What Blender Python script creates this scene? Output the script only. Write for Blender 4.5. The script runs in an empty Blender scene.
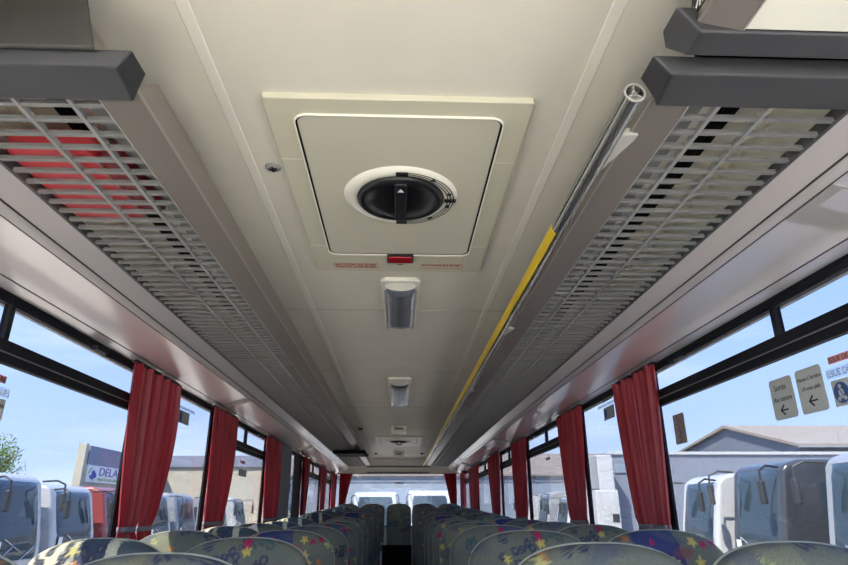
import bpy, bmesh, math, random
from mathutils import Vector, Matrix
random.seed(7)
PI = math.pi
scene = bpy.context.scene
COL = scene.collection

# ------------------------------------------------------------------ materials
def mat(name, col, rough=.6, metal=0., noise=0., nscale=20., bump=0., spec=.5, coat=0., emit=None, es=0.):
    m = bpy.data.materials.new(name); m.use_nodes = True
    nt = m.node_tree; b = nt.nodes['Principled BSDF']
    b.inputs['Base Color'].default_value = (*col, 1)
    b.inputs['Roughness'].default_value = rough
    b.inputs['Metallic'].default_value = metal
    b.inputs['Specular IOR Level'].default_value = spec
    b.inputs['Coat Weight'].default_value = coat
    if emit:
        b.inputs['Emission Color'].default_value = (*emit, 1); b.inputs['Emission Strength'].default_value = es
    if noise or bump:
        tc = nt.nodes.new('ShaderNodeTexCoord'); n = nt.nodes.new('ShaderNodeTexNoise')
        n.inputs['Scale'].default_value = nscale; n.inputs['Detail'].default_value = 4
        nt.links.new(tc.outputs['Object'], n.inputs['Vector'])
        if noise:
            r = nt.nodes.new('ShaderNodeMapRange')
            r.inputs['To Min'].default_value = 1 - noise; r.inputs['To Max'].default_value = 1 + noise
            nt.links.new(n.outputs['Fac'], r.inputs['Value'])
            v = nt.nodes.new('ShaderNodeVectorMath'); v.operation = 'SCALE'
            v.inputs[0].default_value = col
            nt.links.new(r.outputs['Result'], v.inputs['Scale'])
            nt.links.new(v.outputs['Vector'], b.inputs['Base Color'])
        if bump:
            bp = nt.nodes.new('ShaderNodeBump'); bp.inputs['Strength'].default_value = bump
            bp.inputs['Distance'].default_value = .01
            nt.links.new(n.outputs['Fac'], bp.inputs['Height']); nt.links.new(bp.outputs['Normal'], b.inputs['Normal'])
    return m

def glass_mat(name, tint, refl=.8):
    m = bpy.data.materials.new(name); m.use_nodes = True
    nt = m.node_tree; nt.nodes.clear()
    o = nt.nodes.new('ShaderNodeOutputMaterial'); mx = nt.nodes.new('ShaderNodeMixShader')
    t = nt.nodes.new('ShaderNodeBsdfTransparent'); t.inputs['Color'].default_value = (*tint, 1)
    g = nt.nodes.new('ShaderNodeBsdfGlossy'); g.inputs['Roughness'].default_value = .01
    f = nt.nodes.new('ShaderNodeLayerWeight'); f.inputs['Blend'].default_value = .5
    q = nt.nodes.new('ShaderNodeMath'); q.operation = 'POWER'; q.inputs[1].default_value = 5
    k = nt.nodes.new('ShaderNodeMath'); k.operation = 'MULTIPLY_ADD'; k.inputs[1].default_value = refl; k.inputs[2].default_value = .03
    nt.links.new(f.outputs['Facing'], q.inputs[0]); nt.links.new(q.outputs[0], k.inputs[0]); nt.links.new(k.outputs[0], mx.inputs[0])
    nt.links.new(t.outputs[0], mx.inputs[1]); nt.links.new(g.outputs[0], mx.inputs[2]); nt.links.new(mx.outputs[0], o.inputs[0])
    return m

def corrugated(name, col, scale, axis='X', depth=.35, rough=.6):
    m = mat(name, col, rough); nt = m.node_tree; b = nt.nodes['Principled BSDF']
    tc = nt.nodes.new('ShaderNodeTexCoord'); w = nt.nodes.new('ShaderNodeTexWave')
    w.bands_direction = axis; w.inputs['Scale'].default_value = scale; w.inputs['Distortion'].default_value = 0
    nt.links.new(tc.outputs['Object'], w.inputs['Vector'])
    mx = nt.nodes.new('ShaderNodeMix'); mx.data_type = 'RGBA'
    mx.inputs['A'].default_value = (*[c * (1 - depth) for c in col], 1); mx.inputs['B'].default_value = (*col, 1)
    nt.links.new(w.outputs['Fac'], mx.inputs['Factor']); nt.links.new(mx.outputs['Result'], b.inputs['Base Color'])
    return m

def panel_mat():
    m = mat('side_panel_laminate', (.90, .84, .80), .27, metal=.36, noise=.02, nscale=3, coat=.6, spec=.8)
    b = m.node_tree.nodes['Principled BSDF']; b.inputs['IOR'].default_value = 1.7; b.inputs['Coat Roughness'].default_value = .10; b.inputs['Coat IOR'].default_value = 1.9
    return m
M = dict(
    ceil=mat('ceiling_lining', (.72, .685, .57), .55, noise=.07, nscale=6),
    seam=mat('ceiling_seam', (.80, .77, .66), .7),
    hatch=mat('hatch_plastic', (.60, .575, .43), .38),
    hatch_panel=mat('hatch_panel_plastic', (.58, .555, .43), .4),
    cream=mat('cream_plastic', (.84, .82, .68), .35),
    black=mat('black_plastic', (.012, .012, .013), .35),
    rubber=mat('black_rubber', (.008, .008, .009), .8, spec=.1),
    frame=mat('window_frame_black', (.010, .011, .014), .6, spec=.2),
    cap=mat('dark_grey_plastic', (.040, .041, .042), .42),
    capl=mat('dark_grey_panel', (.055, .055, .048), .6),
    lip=mat('bronze_grey_metal', (.27, .238, .21), .33, metal=.3, noise=.05, nscale=3),
    lipedge=mat('lip_edge', (.42, .40, .37), .3, metal=.4),
    slat=mat('grey_slat_plastic', (.22, .22, .205), .45), divider=mat('divider_plastic', (.27, .27, .255), .45),
    slatdark=mat('rack_edge_dark', (.07, .07, .07), .5),
    rackin=mat('rack_interior', (.88, .86, .74), .6),
    panel=panel_mat(),
    panel2=mat('service_panel', (.40, .385, .35), .4),
    groove=mat('panel_groove', (.05, .04, .035), .6),
    chrome=mat('brushed_aluminium', (.62, .62, .60), .22, metal=1.),
    bracket=mat('matt_bracket_metal', (.50, .50, .44), .4),
    chrome2=mat('matt_aluminium', (.42, .42, .39), .24, metal=.85),
    yellow=mat('yellow_strip', (.80, .56, .02), .4),
    red=mat('red_plastic', (.38, .01, .015), .25),
    redbag=mat('red_cloth_bright', (.75, .06, .08), .45, noise=.1, nscale=8),
    maroon=mat('red_cloth_dark', (.22, .008, .015), .5),
    redink=mat('red_ink', (.35, .05, .04), .6),
    blackink=mat('black_ink', (.01, .01, .01), .6),
    white=mat('white_plastic', (.80, .80, .78), .4),
    floor=mat('dark_floor', (.03, .03, .033), .6, noise=.2, nscale=30),
    wall=mat('grey_wall_carpet', (.45, .45, .45), .8, noise=.15, nscale=60),
    pillar=mat('grey_pillar', (.12, .13, .14), .55),
    lens=mat('lamp_lens', (.50, .53, .58), .22, metal=.7),
    strap=mat('grey_strap', (.20, .20, .23), .8),
    seatshell=mat('seat_shell', (.05, .05, .055), .5),
    piping=mat('seat_piping', (.27, .29, .25), .8),
    sticker=mat('sticker_grey', (.47, .49, .45), .6),
    stickb=mat('sticker_blue', (.03, .08, .22), .5),
    stickd=mat('sticker_dark_grey', (.34, .36, .34), .5),
    stickbrown=mat('sticker_brown', (.30, .25, .22), .6),
    redstick=mat('sticker_red', (.70, .26, .25), .6),
    
    asphalt=mat('asphalt', (.50, .46, .40), .9, noise=.15, nscale=.6),
    coachwhite=mat('coach_white', (.46, .48, .50), .3, coat=.4),
    coachdark=mat('coach_charcoal', (.045, .05, .06), .3, coat=.4),
    coachgrey=mat('coach_silver', (.27, .29, .32), .3, coat=.4),
    coachred=mat('coach_red', (.28, .06, .055), .35, coat=.4),
    wscreen=mat('coach_windscreen', (.035, .055, .07), .05, spec=.5),
    wdark=mat('coach_interior_dark', (.03, .035, .04), .5),
    tyre=mat('tyre', (.02, .02, .02), .8),
    headlamp=mat('headlamp', (.75, .78, .8), .1, metal=.5),
    cladgrey=corrugated('grey_cladding', (.17, .20, .25), 6., 'Y', .35),
    cladblue=corrugated('blue_grey_cladding', (.24, .30, .385), 5., 'X', .25),
    cladwhite=mat('white_cladding', (.19, .22, .28), .6, noise=.04, nscale=.4),
    tiles=corrugated('roof_tiles', (.28, .235, .21), 3., 'X', .3),
    tiles2=corrugated('roof_sheet', (.33, .29, .245), 3., 'X', .25),
    wallcream=mat('cream_render', (.42, .40, .33), .8, noise=.08, nscale=.5),
    wallgrey=mat('grey_blue_wall', (.20, .23, .31), .7, noise=.08, nscale=.5),
    leaf=mat('leaf_green', (.24, .36, .09), .6, noise=.3, nscale=2),
    bark=mat('bark', (.12, .09, .06), .9, noise=.3, nscale=4),
    signblue=mat('sign_blue', (.06, .10, .42), .5),
    signgreen=mat('sign_green', (.16, .36, .10), .5),
    lightfloor=mat('pale_floor_vinyl', (.60, .57, .49), .6, noise=.06, nscale=20),
    podium=mat('grey_floor_vinyl', (.45, .45, .44), .6, noise=.1, nscale=30),
    glass=glass_mat('tinted_window_glass', (.455, .462, .47), .42),
    clearstick=glass_mat('clear_sticker_film', (.86, .88, .9), .2),
    clear=glass_mat('clear_windscreen_glass', (.98, .985, .985), .4),
)
def curtain_mat():
    m = mat('red_curtain', (.27, .008, .016), .5, noise=.12, nscale=12)
    b = m.node_tree.nodes['Principled BSDF']
    b.inputs['Sheen Weight'].default_value = .0
    nt = m.node_tree
    o = nt.nodes['Material Output']; tr = nt.nodes.new('ShaderNodeBsdfTranslucent'); tr.inputs['Color'].default_value = (.50, .012, .02, 1)
    mx = nt.nodes.new('ShaderNodeMixShader'); mx.inputs[0].default_value = .10
    nt.links.new(b.outputs[0], mx.inputs[1]); nt.links.new(tr.outputs[0], mx.inputs[2]); nt.links.new(mx.outputs[0], o.inputs[0])
    return m
M['curtain'] = curtain_mat()
def fabric_mat():
    m = mat('patterned_moquette', (.2, .2, .2), .9, spec=.2, bump=.3, nscale=400)
    nt = m.node_tree; b = nt.nodes['Principled BSDF']
    a = nt.nodes.new('ShaderNodeAttribute'); a.attribute_name = 'weave'
    n = nt.nodes.new('ShaderNodeTexNoise'); n.inputs['Scale'].default_value = 260; n.inputs['Detail'].default_value = 2
    tc = nt.nodes.new('ShaderNodeTexCoord'); nt.links.new(tc.outputs['Object'], n.inputs['Vector'])
    r = nt.nodes.new('ShaderNodeMapRange'); r.inputs['To Min'].default_value = .6; r.inputs['To Max'].default_value = 1.4
    nt.links.new(n.outputs['Fac'], r.inputs['Value'])
    v = nt.nodes.new('ShaderNodeVectorMath'); v.operation = 'SCALE'
    nt.links.new(a.outputs['Color'], v.inputs[0]); nt.links.new(r.outputs['Result'], v.inputs['Scale'])
    nt.links.new(v.outputs['Vector'], b.inputs['Base Color'])
    
    return m
M['fabric'] = fabric_mat()

# ------------------------------------------------------------------ helpers
class MB:
    def __init__(s): s.v = []; s.f = []
    def add(s, vs, fs):
        n = len(s.v); s.v += [tuple(p) for p in vs]; s.f += [tuple(i + n for i in f) for f in fs]; return s
    def box(s, x0, x1, y0, y1, z0, z1):
        return s.add([(x0,y0,z0),(x1,y0,z0),(x1,y1,z0),(x0,y1,z0),(x0,y0,z1),(x1,y0,z1),(x1,y1,z1),(x0,y1,z1)],
                     [(0,3,2,1),(4,5,6,7),(0,1,5,4),(1,2,6,5),(2,3,7,6),(3,0,4,7)])
    def prism(s, poly, a0, a1, axis='Y'):
        """poly: 2D outline; axis Y -> (x,z), axis X -> (y,z), axis Z -> (x,y)."""
        def p(q, a):
            return (q[0], a, q[1]) if axis == 'Y' else (a, q[0], q[1]) if axis == 'X' else (q[0], q[1], a)
        n = len(poly)
        vs = [p(q, a0) for q in poly] + [p(q, a1) for q in poly]
        fs = [tuple(range(n)), tuple(range(2*n-1, n-1, -1))] + [(i, i+n, (i+1) % n + n, (i+1) % n) for i in range(n)]
        return s.add(vs, fs)
    def tube(s, pts, r, n=10, cap=True):
        pts = [Vector(p) for p in pts]; rings = []
        for i, p in enumerate(pts):
            d = (pts[min(i+1, len(pts)-1)] - pts[max(i-1, 0)]).normalized()
            up = Vector((0,0,1)) if abs(d.z) < .9 else Vector((1,0,0))
            a = d.cross(up).normalized(); b = d.cross(a).normalized()
            rr = r[i] if isinstance(r, (list, tuple)) else r
            rings.append([p + a*rr*math.cos(2*PI*k/n) + b*rr*math.sin(2*PI*k/n) for k in range(n)])
        vs = [q for R in rings for q in R]; fs = []
        for i in range(len(rings)-1):
            for k in range(n):
                fs.append((i*n+k, i*n+(k+1) % n, (i+1)*n+(k+1) % n, (i+1)*n+k))
        if cap: fs += [tuple(range(n-1, -1, -1)), tuple((len(rings)-1)*n+k for k in range(n))]
        return s.add(vs, fs)
    def lathe(s, c, prof, n=48, sx=1., sy=1.):
        """profile of (r, z) spun about Z at c"""
        vs = []; fs = []
        for r, z in prof:
            for k in range(n):
                a = 2*PI*k/n; vs.append((c[0]+r*sx*math.cos(a), c[1]+r*sy*math.sin(a), c[2]+z))
        for i in range(len(prof)-1):
            for k in range(n):
                fs.append((i*n+k, i*n+(k+1) % n, (i+1)*n+(k+1) % n, (i+1)*n+k))
        return s.add(vs, fs)
    def grid(s, rows):
        """rows of equally many points"""
        m = len(rows[0]); vs = [p for r in rows for p in r]; fs = []
        for i in range(len(rows)-1):
            for j in range(m-1):
                fs.append((i*m+j, i*m+j+1, (i+1)*m+j+1, (i+1)*m+j))
        return s.add(vs, fs)

def wpos(o):
    p = Vector((0,0,0))
    while o is not None: p += o.location; o = o.parent
    return p
def obj(name, mb, material, parent=None, smooth=False, bevel=0., seg=3, solid=0., kind=None, label=None, origin=None):
    me = bpy.data.meshes.new(name)
    base = Vector(origin) if origin is not None else Vector((0,0,0))
    off = wpos(parent) + base if parent is not None else base
    me.from_pydata([(v[0]-off.x, v[1]-off.y, v[2]-off.z) for v in mb.v], [], mb.f)
    bm = bmesh.new(); bm.from_mesh(me); bmesh.ops.recalc_face_normals(bm, faces=bm.faces); bm.to_mesh(me); bm.free()
    mats = material if isinstance(material, (list, tuple)) else [material]
    for m in mats: me.materials.append(m)
    o = bpy.data.objects.new(name, me); COL.objects.link(o)
    o.location = base
    if parent is not None: o.parent = parent
    if smooth:
        for p in me.polygons: p.use_smooth = True
    if solid:
        md = o.modifiers.new('solid', 'SOLIDIFY'); md.thickness = solid; md.offset = 0
    if bevel:
        md = o.modifiers.new('bevel', 'BEVEL'); md.width = bevel; md.segments = seg; md.limit_method = 'ANGLE'; md.angle_limit = math.radians(35)
        for p in me.polygons: p.use_smooth = True
        w = o.modifiers.new('wn', 'WEIGHTED_NORMAL'); w.keep_sharp = False
    if kind: o['kind'] = kind
    if label: o['label'] = label
    return o
def tag(o, label, cat, group=None, kind=None):
    o['label'] = label; o['category'] = cat
    if group: o['group'] = group
    if kind: o['kind'] = kind
    return o
def thing(name, label, cat, loc=(0,0,0), group=None, rz=0.):
    o = bpy.data.objects.new(name, None); COL.objects.link(o); o.location = loc; o.rotation_euler = (0,0,rz)
    o.empty_display_size = .1
    return tag(o, label, cat, group)
def struct(name, mb, m, parent=None, **k):
    return obj(name, mb, m, parent, kind='structure', **k)
def children(o): return [c for c in bpy.data.objects if c.parent == o]
def copy_tree(o, kids, loc, label=None, rz=None, group=None):
    r = o.copy(); COL.objects.link(r); r.location = loc
    if label: r['label'] = label
    if group: r['group'] = group
    if rz is not None: r.rotation_euler = (0,0,rz)
    for c, gs in kids:
        d = c.copy(); COL.objects.link(d); d.parent = r
        for g in gs:
            e = g.copy(); COL.objects.link(e); e.parent = d
    return r
def kids_of(o): return [(c, children(c)) for c in children(o)]

def text_mesh(name, txt, size, material, parent, origin, xdir, ydir, width=None, depth=.0006, align='LEFT', offset=0.):
    cu = bpy.data.curves.new(name, 'FONT'); cu.body = txt; cu.size = size; cu.extrude = depth; cu.align_x = align; cu.offset = offset
    t = bpy.data.objects.new(name, cu); COL.objects.link(t)
    bpy.context.view_layer.update()
    me = bpy.data.meshes.new_from_object(t.evaluated_get(bpy.context.evaluated_depsgraph_get()))
    bpy.data.objects.remove(t); bpy.data.curves.remove(cu)
    x = Vector(xdir).normalized(); y = Vector(ydir).normalized(); z = x.cross(y)
    if width:
        w = max(v.co.x for v in me.vertices) - min(v.co.x for v in me.vertices); sx = width / w
    else: sx = 1
    off = wpos(parent) if parent is not None else Vector((0,0,0))
    for v in me.vertices:
        v.co = Vector(origin) + x*v.co.x*sx + y*v.co.y + z*v.co.z - off
    me.materials.clear(); me.materials.append(material)
    o = bpy.data.objects.new(name, me); COL.objects.link(o)
    if parent is not None: o.parent = parent
    return o

def rrect(x0, x1, y0, y1, r, n=6):
    pts = []
    for cx, cy, a0 in ((x1-r, y1-r, 0), (x0+r, y1-r, PI/2), (x0+r, y0+r, PI), (x1-r, y0+r, 3*PI/2)):
        for k in range(n+1):
            a = a0 + PI/2*k/n; pts.append((cx+r*math.cos(a), cy+r*math.sin(a)))
    return pts
def ring_prism(mb, outer, inner, z0, z1):
    n = len(outer)
    vs = [(p[0], p[1], z0) for p in outer] + [(p[0], p[1], z0) for p in inner] + [(p[0], p[1], z1) for p in outer] + [(p[0], p[1], z1) for p in inner]
    fs = []
    for i in range(n):
        j = (i+1) % n
        fs += [(i, j, n+j, n+i), (2*n+i, 3*n+i, 3*n+j, 2*n+j), (i, 2*n+i, 2*n+j, j), (n+i, n+j, 3*n+j, 3*n+i)]
    return mb.add(vs, fs)

# ------------------------------------------------------------------ bus shell
YF, YR = -2.7, 12.25          # windscreen, rear window
CZ = 2.25                     # ceiling
XW = 1.25                     # glass plane
ZT, ZB = 1.946, .93           # glass top, bottom
K = XW/1.2                    # lengths along the windows were first measured for a 1.2 m half width
struct('floor', MB().box(-.26, .26, 1.0, YR+.2, -.06, 0), M['floor'])
struct('floor_driver_area', MB().box(-1.31, 1.31, YF, 1.0, -.06, 0), M['lightfloor'])
def podium(y): return .15 + max(0., y-5.2)*.0250
for s, nm in ((-1, 'left'), (1, 'right')):
    mb = MB(); pr = [(1.0, 0), (1.0, .15), (5.2, .15), (YR+.2, podium(YR+.2)), (YR+.2, 0)]
    mb.prism(pr, s*.26, s*1.31, 'X')
    struct('trim_podium_'+nm, mb, M['podium'])
mb = MB()
mb.box(-.64, .64, YF, YR-.2, CZ, CZ+.05)
mb.box(-1.33, -.64, YF, YR, 2.255, 2.30); mb.box(.64, 1.33, YF, YR, 2.255, 2.30)
mb.prism([(YR-.2, CZ), (YR, 2.2), (YR+.1, 2.2), (YR+.1, 2.34), (YR-.2, 2.34)], -.64, .64, 'X')
ceiling = struct('ceiling', mb, M['ceil'])
mb = MB()
for x in (-.432, .445):
    mb.prism([(x-.016, CZ+.001), (x-.013, CZ-.0014), (x+.013, CZ-.0014), (x+.016, CZ+.001)], YF, YR-.1, 'Y')
struct('trim_ceiling_seam', mb, M['seam'])
mb = MB()
for y in (2.9, 4.35, 6.0, 7.6, 9.9, 11.2): mb.box(-.57, .57, y, y+.006, CZ-.0012, CZ+.002)
struct('trim_ceiling_joint', mb, M['panel2'])
# outer roof slab
struct('roof', MB().box(-1.36, 1.36, YF-.1, YR+.1, 2.40, 2.48), M['coachwhite'])

PILL = {1: [(-2.7,-2.5),(-.55,-.42),(.55,.65),(2.725,2.765),(3.90,3.95),(5.66,5.75),(7.18,7.28),(9.38,9.48),(11.25,11.4),(12.15,12.3)],
        -1: [(-2.7,-2.5),(-.95,-.85),(.15,.25),(2.79,2.83),(3.97,4.03),(5.64,5.74),(6.20,6.84),(7.30,7.86),(9.62,9.78),(11.2,11.35),(12.15,12.3)]}
PILL = {q: [(a*K, b*K) if b < 11.9 else (12.18, 12.3) for a, b in l] for q, l in PILL.items()}
for s, nm in ((-1, 'left'), (1, 'right')):
    mb = MB(); mb.box(s*1.23, s*1.33, YF, YR+.05, 0, ZB)             # lower wall
    mb.box(s*1.265, s*1.33, YF, YR+.05, ZT, 2.42)
    mb.prism([(s*1.23, ZB), (s*1.19, ZB-.02), (s*1.19, ZB-.06), (s*1.23, ZB-.1)], YF, YR, 'Y')
    struct('wall_'+nm, mb, M['wall'])
    # overhead side panel: rack edge -> window top
    P = [(.952, 2.083), (1.0, 2.021), (1.012, 2.012), (1.187, 1.968), (1.248, 1.950), (1.265, 1.950), (1.265, 1.985), (1.0, 2.075), (.962, 2.11)]
    pn = struct('trim_overhead_panel_'+nm, MB().prism([(s*x, z) for x, z in P], YF, YR, 'Y'), M['panel'])
    mb = MB()
    for x, z in ((.992, 2.0295), (1.016, 2.0105), (1.190, 1.9665)):
        dx, dz = (.6, -.8) if x < 1 else (.97, -.25)
        mb.prism([(s*(x-.0016*dx), z-.0016*dz-.001), (s*(x+.0016*dx), z+.0016*dz-.001), (s*(x+.0016*dx), z+.0016*dz+.002), (s*(x-.0016*dx), z-.0016*dz+.002)], YF, YR, 'Y')
    struct('trim_panel_groove_'+nm, mb, M['groove'])
    # long top rail of the window band
    mb = MB(); mb.box(s*1.238, s*1.272, YF, YR, ZT-.014, ZT+.006); mb.box(s*1.232, s*1.24, YF, YR, ZT-.001, ZT+.006)
    struct('trim_window_rail_'+nm, mb, M['frame'])

win_no = 0
TRANS = {1: {1: (1.22, [1.77]), 2: (2.8, [1.77]), 3: None},}
def window(s, y0, y1, transom=None, posts=(), door=False, latch=(), gl='glass'):
    """one glazed bay: pane with a black frame; transom = a sliding top light above a thick bar"""
    global win_no
    win_no += 1
    nm = 'door_1' if door else 'window_%d' % win_no
    e = bpy.data.objects.new(nm, None); COL.objects.link(e); e.location = (s*XW, (y0+y1)/2, ZB if not door else .05); e['kind'] = 'structure'
    zb = .05 if door else ZB
    pane = obj('pane', MB().box(s*XW, s*(XW+.006), y0, y1, zb, ZT-.005), M[gl], e)
    mb = MB()
    w = .008
    mb.box(s*(XW-.003), s*(XW+.008), y0-.001, y0+w, zb, ZT); mb.box(s*(XW-.003), s*(XW+.008), y1-w, y1+.001, zb, ZT)
    mb.box(s*(XW-.008), s*(XW+.014), y0, y1, zb, zb+.02); mb.box(s*(XW-.008), s*(XW+.014), y0, y1, ZT-.024, ZT)
    obj('window_frame', mb, M['frame'], e)
    if transom:
        zl, zh = [1.3+(q-1.3)*K for q in transom]
        zm = zl + (zh-zl)*.45
        mb = MB(); mb.box(s*(XW-.016), s*(XW+.014), y0, y1, zm+.003, zh); mb.box(s*(XW-.010), s*(XW+.014), y0, y1, zl, zm)
        obj('transom_bar', mb, M['frame'], e, bevel=.002, seg=2)
        obj('bar_trim', MB().box(s*(XW-.013), s*(XW-.004), y0, y1, zm-.0008, zm+.0022), M['slat'], e)
        for p in posts:
            obj('transom_post', MB().box(s*(XW-.012), s*(XW+.012), p-.012, p+.012, zh-.002, ZT-.01), M['frame'], e)
    for p in latch:
        mb = MB().box(s*(XW-.035), s*(XW-.005), p, p+.09, ZT-.030, ZT-.012); mb.box(s*(XW-.03), s*(XW-.01), p+.12, p+.145, ZT-.036, ZT-.014)
        obj('latch', mb, M['frame'], e, bevel=.003, seg=2)
    return e
def bays(s, no_transom, tr, posts, latch):
    pl = PILL[s]
    for i in range(len(pl)-1):
        y0, y1 = pl[i][1], pl[i+1][0]
        door = s < 0 and abs(y0-6.84*K) < .01
        t = None if (i in no_transom or door) else tr
        window(s, y0, y1, t, [p for p in [q*K for q in posts] if y0 < p < y1], door, [p for p in [q*K for q in latch] if y0 < p < y1], 'clear' if y1 < .6 else 'glass')
bays(1, (3,), (1.738, 1.806), (1.77, 4.93, 6.67, 8.6, 10.5, -.9, -1.6), (2.38, 5.3, 4.3, 7.0, 8.9))
bays(-1, (3, 6), (1.722, 1.789), (1.82, 4.91, 8.9, 10.6, -1.4), (2.33, 5.2, 4.3, 9.2))
for s, nm in ((-1, 'left'), (1, 'right')):
    mb = MB(); mb2 = MB()
    for a, b in PILL[s]:
        if s < 0 and b-a > .5 and a < 7.2: mb2.box(s*1.20, s*1.28, a, b, 0, ZT+.02); continue
        mb.box(s*1.246, s*1.256, a, b, 0, ZT+.02)
    struct('wall_pillars_'+nm, mb, M['frame'])
    if mb2.v: struct('wall_door_pillar', mb2, M['pillar'], bevel=.03)
# rear wall with its window and header
mb = MB(); mb.box(-1.33, 1.33, YR, YR+.1, 0, 1.0)
mb.prism([(YR-.12, 2.235), (YR+.0, 1.965), (YR+.1, 1.965), (YR+.1, 2.34), (YR-.12, 2.34)], -.66, .66, 'X')
mb.box(-1.33, -.64, YR, YR+.1, 1.965, 2.42); mb.box(.64, 1.33, YR, YR+.1, 1.965, 2.42)
struct('wall_back', mb, M['ceil'])
mb = MB(); mb.box(-.62, .62, YR-.145, YR-.125, 2.07, 2.10); mb.box(-.6, .6, YR-.06, YR-.0, 1.965, 1.985)
struct('trim_back_header', mb, M['pillar'])
win_no += 1
e = bpy.data.objects.new('window_%d' % win_no, None); COL.objects.link(e); e.location = (0, YR, 1.0); e['kind'] = 'structure'
obj('pane', MB().box(-1.25, 1.25, YR+.03, YR+.037, 1.0, 1.97), M['glass'], e)
mb = MB(); mb.box(-1.2, 1.2, YR+.02, YR+.05, .99, 1.02); mb.box(-1.27, -1.23, YR+.02, YR+.05, 1, 1.97); mb.box(1.23, 1.27, YR+.02, YR+.05, 1, 1.97); mb.box(-1.2, 1.2, YR+.02, YR+.045, 1.955, 1.972)
obj('window_frame', mb, M['frame'], e)
# front wall with the windscreen
mb = MB(); mb.box(-1.33, 1.33, YF-.1, YF, 0, .55); mb.box(-1.33, 1.33, YF-.1, YF, 2.2, 2.42)
struct('wall_front', mb, M['wall'])
win_no += 1
e = bpy.data.objects.new('window_%d' % win_no, None); COL.objects.link(e); e.location = (0, YF, .55); e['kind'] = 'structure'
obj('pane', MB().box(-1.3, 1.3, YF-.06, YF-.053, .55, 2.2), M['clear'], e)

# ------------------------------------------------------------------ luggage racks
def lip_poly(s):
    # outer face leans out from the ridge to the ceiling; bottom face runs to the grille
    P = [(.527, 2.102), (.531, 2.098), (.602, 2.083), (.606, 2.083), (.606, 2.095), (.568, 2.118), (.560, 2.212), (.549, 2.212)]
    return [(s*x, z) for x, z in P]
def rack(s, y0, y1, label):
    t = thing('luggage_rack', label, 'luggage rack', (s*.78, y0, 2.083), 'overhead luggage racks')
    mr = MB().prism(lip_poly(s), y0, y1, 'Y')
    mr.v = [(v[0], v[1]+(v[2]-2.083)*1.15, v[2]) if abs(v[1]-y0) < 1e-6 else v for v in mr.v]
    obj('rack_rail', mr, M['lip'], t)
    mb = MB(); mb.tube([(s*.5285, y0, 2.1005), (s*.5285, y1, 2.1005)], .0030, 8); mb.box(s*.6035, s*.6065, y0, y1, 2.0805, 2.084)
    obj('rail_edge', mb, M['lipedge'], t)
    obj('rail_tray', MB().box(s*.606, s*.672, y0, y1, 2.128, 2.133), M['slat'], t)
    mb = MB()
    y = 1.057
    while y > y0+.02: y -= .0535
    ys = []
    while y < y1-.02:
        if y > y0: ys.append(y)
        y += .0535
    for y in ys:
        mb.prism([(y-.006, 2.083), (y+.006, 2.083), (y+.004, 2.094), (y-.004, 2.094)], s*.606, s*.948, 'X')
    mb3 = MB()
    for x in (.668, .779):
        mb3.prism([(s*(x-.005), 2.080), (s*(x+.005), 2.081), (s*(x+.0035), 2.096), (s*(x-.0035), 2.096)], y0, y1, 'Y')
    obj('grille', mb, M['slat'], t)
    obj('grille_divider', mb3, M['divider'], t)
    mb = MB(); mb.box(s*.944, s*.953, y0, y1, 2.081, 2.112)
    obj('rack_edge', mb, M['slatdark'], t)
    # back wall of the rack
    obj('rack_back', MB().prism([(s*.955, 2.12), (s*.985, 2.254), (s*.995, 2.254), (s*.965, 2.11)], y0, y1, 'Y'), M['rackin'], t)
    return t
def end_cap(parent, s, yn, yf, sgn=1, top=2.098):
    """moulded bumper across the end of a rack; chamfered towards the aisle"""
    tip = (.488 if s < 0 else .481) if sgn > 0 else .494
    sec = [(yf, 2.079, .534), (yn+.012, 2.066, .517), (yn, top, tip), (yn+.068, top, tip), (yf, top, .536)] if sgn > 0 else \
          [(yn, 2.079, .53), (yf-.012, 2.072, .53), (yf, 2.100, tip), (yf-.004, 2.135, tip), (yn, 2.135, tip)]
    vs = []; n = len(sec)
    for y, z, xi in sec: vs.append((s*xi, y, z))
    for y, z, xi in sec: vs.append((s*1.2, y, z))
    fs = [tuple(range(n)), tuple(range(2*n-1, n-1, -1))] + [(i, i+n, (i+1) % n+n, (i+1) % n) for i in range(n)]
    return obj('end_cap', MB().add(vs, fs), M['cap'], parent, bevel=.005, seg=3)
rl = rack(-1, 1.0, YR-.25, 'long grey slatted luggage rack over the left windows, holding a red bag')
rr = rack(1, 1.0, YR-.25, 'long grey slatted luggage rack over the right windows, with a yellow handrail along it')
end_cap(rl, -1, .905, 1.035)
end_cap(rr, 1, .888, 1.012, top=2.102)
mb = MB(); mb.prism([(-.552, 2.088), (-1.2, 2.088), (-1.2, 2.249), (-.60, 2.249), (-.592, 2.225)], .890, .902, 'Y')
obj('end_panel', mb, M['capl'], rl, bevel=.004, seg=2)
mb = MB(); mb.prism([(.60, 2.10), (1.18, 2.10), (1.18, 2.245), (.60, 2.245)], .93, .95, 'Y')
obj('end_panel', mb, M['rubber'], rr)
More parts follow.
